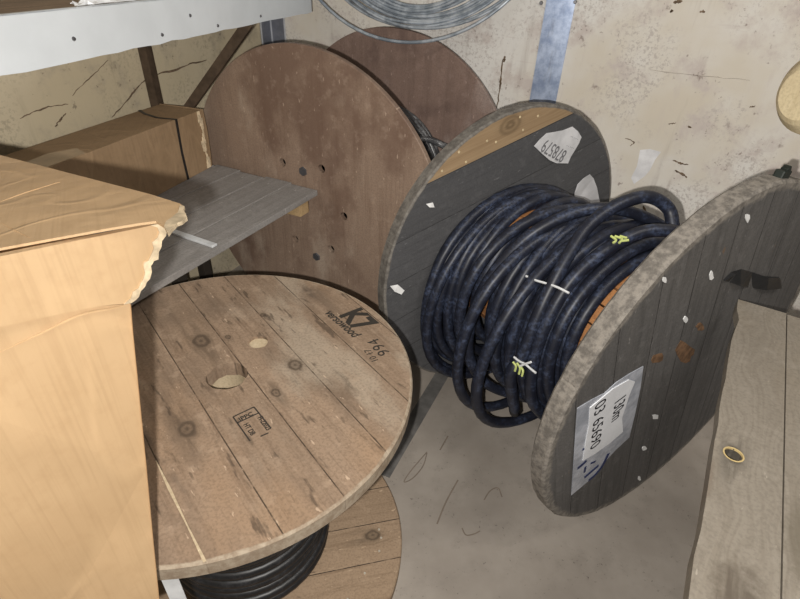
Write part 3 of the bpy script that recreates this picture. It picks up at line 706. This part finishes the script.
# back-left end of the long side: hidden or outside the frame
Kb = onz(0, 155, T2.z-.06)
back_d = (Kb-T2); back_d.z = 0; back_d.normalize()
TB = T2+back_d*.50; TL = T2-e1.normalized()*.42; TO = TB+(TL-T2)
bm = bmesh.new()
def zat(p, q, z): t = (z-p.z)/(q.z-p.z); return p+(q-p)*t
Bc = zat(T2, B2, ZB); off = Bc-T2; off.z = 0
low = [Vector((p.x+off.x, p.y+off.y, ZB)) for p in (T2, TB, TO, TL)]
# long visible side: lower panel with its own right edge
side = [(131, 304), (133, 330), (137, 370), (142, 420), (147, 470), (152.5, 530), (157, 575), (159.5, 600)]
S_ = [NP(x, y) for x, y in side]
lowL = NP(-260, 600); topL = NP(-260, 330)
panel_px = [(-230, 345)]+[(0, 327), (60, 314), (100, 306)]+side
P = [NP(x, y) for x, y in panel_px]; last = P[-1]; dd = (NP(159.5, 600)-NP(157, 575)).normalized(); tz = (ZB-last.z)/dd.z if dd.z else 0
P.append(last+dd*max(0, tz)); P.append(P[0]+(P[-1]-P[4]).normalized()*0+Vector((0, 0, ZB-P[0].z)))
poly_plate(bm, P, nn, .002)
o = link('side_panel', bm, M_front, fbx)
# other walls
bm = bmesh.new()
K0 = T2-e1.normalized()*.035-nn*.03; K0.z = T2.z-.03
KB, KO, KL = K0+back_d*.30, None, K0-e1.normalized()*.36
KO = KB+(KL-K0)
lo = []
for p, sh in ((K0, off), (KB, off), (KO, off), (KL, off)):
    q = p+sh; lo.append(Vector((q.x, q.y, ZB)))
lo[0] -= e1.normalized()*.03; lo[1] -= e1.normalized()*.06
for a, b, c, d in ((K0, KB, lo[1], lo[0]), (KB, KO, lo[2], lo[1]), (KO, KL, lo[3], lo[2])):
    n_ = (b-a).cross(d-a).normalized(); poly_plate(bm, [a, b, c, d], n_, .005)
link('body', bm, M_front, fbx)
# upper flap of the visible side, its right end torn
rag = [(158, 224), (163, 226), (166, 231), (165, 236), (161, 241), (160.5, 247), (158, 252), (157.5, 259.5), (153, 261), (151.5, 264), (150, 266), (151, 272), (149, 279), (146, 282), (144, 287), (140, 291), (138, 297), (135, 300), (130.6, 303)]
flap_px = [(-230, 291), (-120, 274), (0, 256.5), (60, 244), (110, 234), (140, 228)]+rag+[(100, 306), (60, 314), (0, 327), (-230, 345)]
def bulge(x, y): return .006+.010*math.exp(-((y-240-(x*-.12))/40)**2)*.6
bm = bmesh.new(); poly_plate(bm, [NP(x, y, .006) for x, y in flap_px], nn, .006); link('side_flap', bm, M_front, fbx)
bm = bmesh.new()
inner = [(x-5-4*random.random(), y+1.5) for x, y in rag]
A = [NP(x+1.0, y, .0075) for x, y in rag]+[NP(x, y, .0075) for x, y in reversed(inner)]
poly_plate(bm, A, nn, .002); link('torn_edge', bm, M_cartin, fbx)
# top flap
ztop = T2.z+.012
def TPp(x, y, lift=0.0):                                 # top flap plane, falling a little to the back
    return onplane(x, y, tn_, td_+lift)
q1, q2, q3 = onz(0, 249, ztop), onz(160, 220, ztop), onz(0, 155, ztop-.05)
tn_ = (q2-q1).cross(q3-q1).normalized()
if tn_.z < 0: tn_ = -tn_
td_ = tn_.dot(q1)
top_px = [(-150, 277), (0, 248), (60, 237), (110, 228), (140, 223), (156, 221), (164, 226), (168, 233), (172, 228), (177, 223), (182, 221), (186, 217), (185, 213), (182, 210), (184, 206.5), (180, 203.5), (150, 194), (100, 181), (50, 168), (0, 155), (-110, 126)]
bm = bmesh.new(); poly_plate(bm, [TPp(*q) for q in top_px], tn_, .002); link('top_flap', bm, M_front, fbx)
bm = bmesh.new(); e = [(164, 226), (168, 233), (172, 228), (177, 223), (182, 221), (187, 217), (185.5, 213), (183, 210), (184.5, 206), (180, 205), (178, 212), (172, 217), (166, 221)]
poly_plate(bm, [TPp(*q, .001) for q in e], tn_, .003); link('torn_edge', bm, M_cartin, fbx)
M_crease = carton('tan_carton_crease', (.56, .37, .2), (.60, .41, .23), (.52, .33, .17))
def creases(lst, fn, n_, name='crease'):
    for px, wd in lst:
        bm = bmesh.new(); tube(bm, smooth_path([fn(*q) for q in px], 4), lambda t: wd*(.3+.7*math.sin(PI*min(1, t*1.02))), n=6); link(name, bm, M_crease, fbx)
creases([([(0, 202), (25, 193), (60, 182)], .0007), ([(0, 222), (14, 230), (30, 238)], .0006)], TPp, tn_)
creases([([(0, 352), (40, 334), (80, 315), (110, 309), (130, 304)], .0012)], lambda x, y: NP(x, y, .006 if y < 300 else .001), nn)

# ------------------------------------------------------------------ wall shelf with white metal front and brackets
SA = .25; SD = Vector((math.sin(SA), math.cos(SA), 0)); SX = Vector((SD.y, -SD.x, 0)); sn = -SX
e0 = onplane(312, 12, sn, sn.dot(Vector((-.372, 1.99, 0)))); zb = e0.z
shelf = thing('wall_shelf', 'wooden wall shelf with white metal front edge above the long carton', 'shelf', mat=frame(SX, SD, (0, 0, 1), (e0.x, e0.y, 0)))
M_white = plain('white_painted_metal', (.66, .70, .735), .45, var=.04, sc=9)
top = onplane(0, 15, sn, sn.dot(Vector((e0.x, e0.y, 0)))); FHt = max(.06, top.z-zb)
FLn = 1.75; bm = bmesh.new()
outl = [(0, 0)]+[(-FLn*i/40, random.uniform(-.0022, .0012)) for i in range(1, 40)]+[(-FLn, 0), (-FLn, FHt)]+[(-FLn*(1-i/24), FHt+random.uniform(-.001, .001)) for i in range(1, 24)]+[(0, FHt)]
poly_plate(bm, [(0, y, zb+z) for y, z in outl], (1, 0, 0), .002)
# short return at the end and folded lip on top
box(bm, (-.02, -.001, zb+FHt/2), (.04, .002, FHt-.002)); box(bm, (-.006, -FLn/2, zb+FHt-.001), (.012, FLn, .002))
fas = link('front_edge', bm, M_white, shelf)
for q in ((73.6, 38.8), (162, 34.8), (190, 15.5), (217.7, 25.6), (260.5, 16)):
    p = onplane(*q, sn, sn.dot(Vector((e0.x, e0.y, 0))))-Vector((e0.x, e0.y, 0)); y_, z_ = p.dot(SD), p.z
    bm = bmesh.new(); bmesh.ops.create_cone(bm, cap_ends=True, segments=12, radius1=.0042, radius2=.003, depth=.003, matrix=Matrix.Translation((.001, y_, z_)) @ Matrix.Rotation(PI/2, 4, 'Y')); link('screw', bm, M_screw, fas)
depth = .215
M_deck = wood('brown_shelf_boards', (.27, .19, .13), (.19, .13, .085), (.35, .26, .19), PI/2, .085, 0, stain=[((.15, .11, .09), 4, .5, .5, .4)])
bm = bmesh.new(); box(bm, (-.004-depth/2, -FLn/2-.005, zb+FHt-.012), (depth, FLn-.01, .018), None, .001); link('deck', bm, M_deck, shelf)
M_brk = plain('brown_steel_bracket', (.075, .052, .035), .65, .1, var=.25, sc=40)
# bracket: post on the wall, arm under the deck, diagonal to the front
def shl(P): v = Vector(P)-Vector((e0.x, e0.y, 0)); return Vector((v.dot(SX), v.dot(SD), v.z))
pw1, pw2 = onplane(141.5, 48, NL, DL-.016), onplane(154, 106, NL, DL-.016)
post = (pw1+pw2)/2+Vector((math.sin(AZW), math.cos(AZW), 0))*.013
a = shl((post.x, post.y, .60)); b = shl((post.x, post.y, zb+FHt-.022))
dg1 = onplane(229, 31, sn, sn.dot(Vector((e0.x, e0.y, 0)))+.02); D1 = shl(dg1)
D1.y = a.y; a2 = a.copy(); a2.z = .64
bm = bmesh.new(); bar(bm, a, b, .030, .028, (0, 1, 0))
link('bracket_post', bm, M_brk, shelf)
bm = bmesh.new(); up = D1+(D1-a2).normalized()*.02; bar(bm, a2, up, .028, .014, (0, 1, 0)); link('bracket_brace', bm, M_brk, shelf)
bm = bmesh.new(); bar(bm, (b.x, b.y, zb+FHt-.036), (D1.x, D1.y, zb+FHt-.036), .026, .026); link('bracket_arm', bm, M_brk, shelf)
# crumpled white film on the shelf
bm = bmesh.new(); rr = random.Random(5); gx, gy = 6, 18; V = {}
f0 = shl(onz(60, 4, zb+FHt+.002)); f1 = shl(onz(118, -3, zb+FHt+.002))
for i in range(gx):
    for j in range(gy):
        t = j/(gy-1); y_ = f0.y+(f1.y-f0.y)*t*1.4; wv = .035*(1-abs(2*t-1)**2*.7)
        V[i, j] = bm.verts.new((-.012-wv*i/(gx-1)+rr.uniform(-.003, .003), y_+rr.uniform(-.004, .004), zb+FHt+.0008+abs(rr.gauss(0, .004))*(0 if i in (0,) else 1)))
for i in range(gx-1):
    for j in range(gy-1): bm.faces.new((V[i, j], V[i+1, j], V[i+1, j+1], V[i, j+1]))
flm = link('plastic_film', bm, plain('white_film', (.85, .86, .88), .2, spec=.7)); flm.matrix_world = shelf.matrix_world.copy()
sm = flm.modifiers.new('thick', 'SOLIDIFY'); sm.thickness = .0008; sm.offset = 1
tag(flm, 'crumpled white plastic film lying on the wall shelf', 'plastic film')

# ------------------------------------------------------------------ coil of wire hanging on the wall
M_wire = None
k = NT('blue_grey_wire'); f = k.noise(k.tc.outputs['Object'], 20, 4, .6)
k.col(k.mix(k.rng(f, .35, .65), (.24, .28, .33), (.52, .57, .63))); k.b.inputs['Metallic'].default_value = .35; k.b.inputs['Roughness'].default_value = .38; M_wire = k.m
cw = onplane(410, 26, NR, 1.84)
coil = thing('wire_coil', 'coil of blue-grey wire hanging on the back wall above the plywood reel', 'wire coil', loc=(cw.x, cw.y, cw.z))
bm = bmesh.new(); rr = random.Random(11)
def loopw(r, cx, bot, tilt, ax=1.0, rad=.0048, d0=0.0):
    pts = []; ph = rr.uniform(0, 6)
    for i in range(72):
        a = 2*PI*i/72; x_ = cx+ax*r*math.sin(a)*(1+.012*math.sin(2*a+ph)); z_ = bot+r*(1-math.cos(a)); dn_ = d0+tilt*math.cos(a)+.006*math.sin(3*a+ph)
        p = wr*x_+Vector((0, 0, z_))-NR*dn_; pts.append(p)
    tube(bm, pts, rad, closed=True, n=7)
for i in range(15):
    r = .30+.006*i+rr.uniform(-.012, .012); loopw(r, .012+rr.uniform(-.02, .02), .058-.0042*i+rr.uniform(-.004, .004), .012, 1.0+.012*i, d0=rr.uniform(-.028, .012))
loopw(.41, .0, -.040, .095, 1.13, .0055, .0)
loopw(.39, .035, .0, .02, 1.14, .005, .012)
link('wire', bm, M_wire, coil, smooth=True)
bm = bmesh.new(); zt_ = .058+.58
tube(bm, smooth_path([-NR*-.08+Vector((0, 0, zt_-.02)), -NR*.05+Vector((0, 0, zt_-.03)), -NR*.085+Vector((0, 0, zt_)), -NR*.085+Vector((0, 0, zt_+.05))], 6), .009, n=8); link('hook', bm, M_brk, coil)

# ------------------------------------------------------------------ plank bench in the right foreground
TA = .548; TD = Vector((math.sin(TA), math.cos(TA), 0)); TX = Vector((TD.y, -TD.x, 0)); TZ = .64
t0 = onz(737.5, 299, TZ)
bench = thing('plank_bench', 'pale planed plank bench beside the grey reel, knot hole near its edge', 'bench', mat=frame(TX, TD, (0, 0, 1), (t0.x, t0.y, 0)))
def BP(x, y): p = onz(x, y, TZ)-Vector((t0.x, t0.y, 0)); return (p.dot(TX), p.dot(TD))
hxy = BP(733.5, 454.5); x1 = BP(787, 306)[0]
M_bench = wood('pale_planed_planks', (.255, .225, .185), (.20, .172, .138), (.30, .268, .225), PI/2, None, grain=(2.5, 38), swirl=.10, knots=[(hxy[1], -hxy[0], .018)], blots=[(BP(738, 592)[1], -BP(738, 592)[0], .045, .028, (.09, .072, .055), .8), (BP(800, 540)[1], -BP(800, 540)[0], .07, .02, (.13, .11, .08), .6), (BP(706, 480)[1], -BP(706, 480)[0], .05, .010, (.15, .11, .08), .5)],
               stain=[((.10, .08, .06), 5.5, .66, .8, .8), ((.24, .20, .15), 3, .52, .4, .4)], rough=.6)
BLn = .98
def plank_outline(xa, xb, ya, wob):
    o = []
    for i in range(25): o.append((xa+(random.uniform(0, .003) if wob else 0)+(.008*math.exp(-((i/24*BLn-.085)/.03)**2) if wob else 0), ya-BLn*i/24))
    return o+[(xb, ya-BLn), (xb, ya)]
bm = slab(plank_outline(0, x1-.001, 0, True), [ringpts(*hxy, .0125, 20, .0015)], .022, 0)
pl = link('plank', bm, M_bench, bench, loc=(0, 0, TZ-.011))
bm = bmesh.new(); lathe_tube(bm, .0116, .0136, .0085, .0116, 24); rim = link('knot_rim', bm, plain('bright_knot_rim', (.55, .42, .2), .6), pl); rim.location = (*hxy, 0)
xx = x1
for i, ww in enumerate((.105, .1, .1, .1, .1, .1, .1, .1)):
    bm = slab(plank_outline(xx+.001, xx+ww-.001, -.004*(i+1), False), [], .022, 0); link('plank', bm, M_bench, bench, loc=(0, 0, TZ-.011)); xx += ww
for yy in (-.12, -.86):
    bm = bmesh.new(); box(bm, (.47+(xx-.47)/2-.01, yy, TZ-.022-.025), (xx-.49, .05, .05)); link('crossbar', bm, M_batten, bench)
    for x_ in (.52, xx-.06):
        bm = bmesh.new(); box(bm, (x_, yy, (TZ-.072)/2), (.05, .05, TZ-.072)); link('leg', bm, M_batten, bench)

# ------------------------------------------------------------------ round timber end at the right edge
tp = at_dist(811, 94, 1.17)
M_tim = wood('pale_peeled_timber', (.62, .52, .33), (.50, .40, .24), (.72, .63, .44), 0, None, grain=(4, 30), stain=[((.34, .25, .16), 8, .58, .5, .6)])
td = (Vector((.94, .34, 0))).normalized(); tx = Vector((td.y, -td.x, 0))
beam = thing('timber_rail', 'pale rounded timber end jutting in from the right above the grey reel', 'timber', mat=frame(td, tx.cross(td)*-1 if False else Vector((0, 0, 1)).cross(td), (0, 0, 1), (tp.x+td.x*.5, tp.y+td.y*.5, 0)))
bm = bmesh.new(); prof = [(-.52, .0), (-.52, .042), (-.512, .052), (-.49, .068), (-.46, .076), (.35, .076), (.35, 0)]; n = 40
rows = []
for x_, r in prof: rows.append([bm.verts.new((x_, r*math.cos(2*PI*i/n), tp.z+r*math.sin(2*PI*i/n))) for i in range(n)] if r else None)
for a, b in zip(rows, rows[1:]):
    if a and b:
        for i in range(n): bm.faces.new((a[i], a[(i+1) % n], b[(i+1) % n], b[i]))
bm.faces.new(rows[1]); bm.faces.new(rows[-2])
link('rail', bm, M_tim, beam, smooth=False)
bm = bmesh.new(); box(bm, (.2, 0, (tp.z-.074)/2), (.09, .09, tp.z-.074)); link('leg', bm, M_batten, beam)
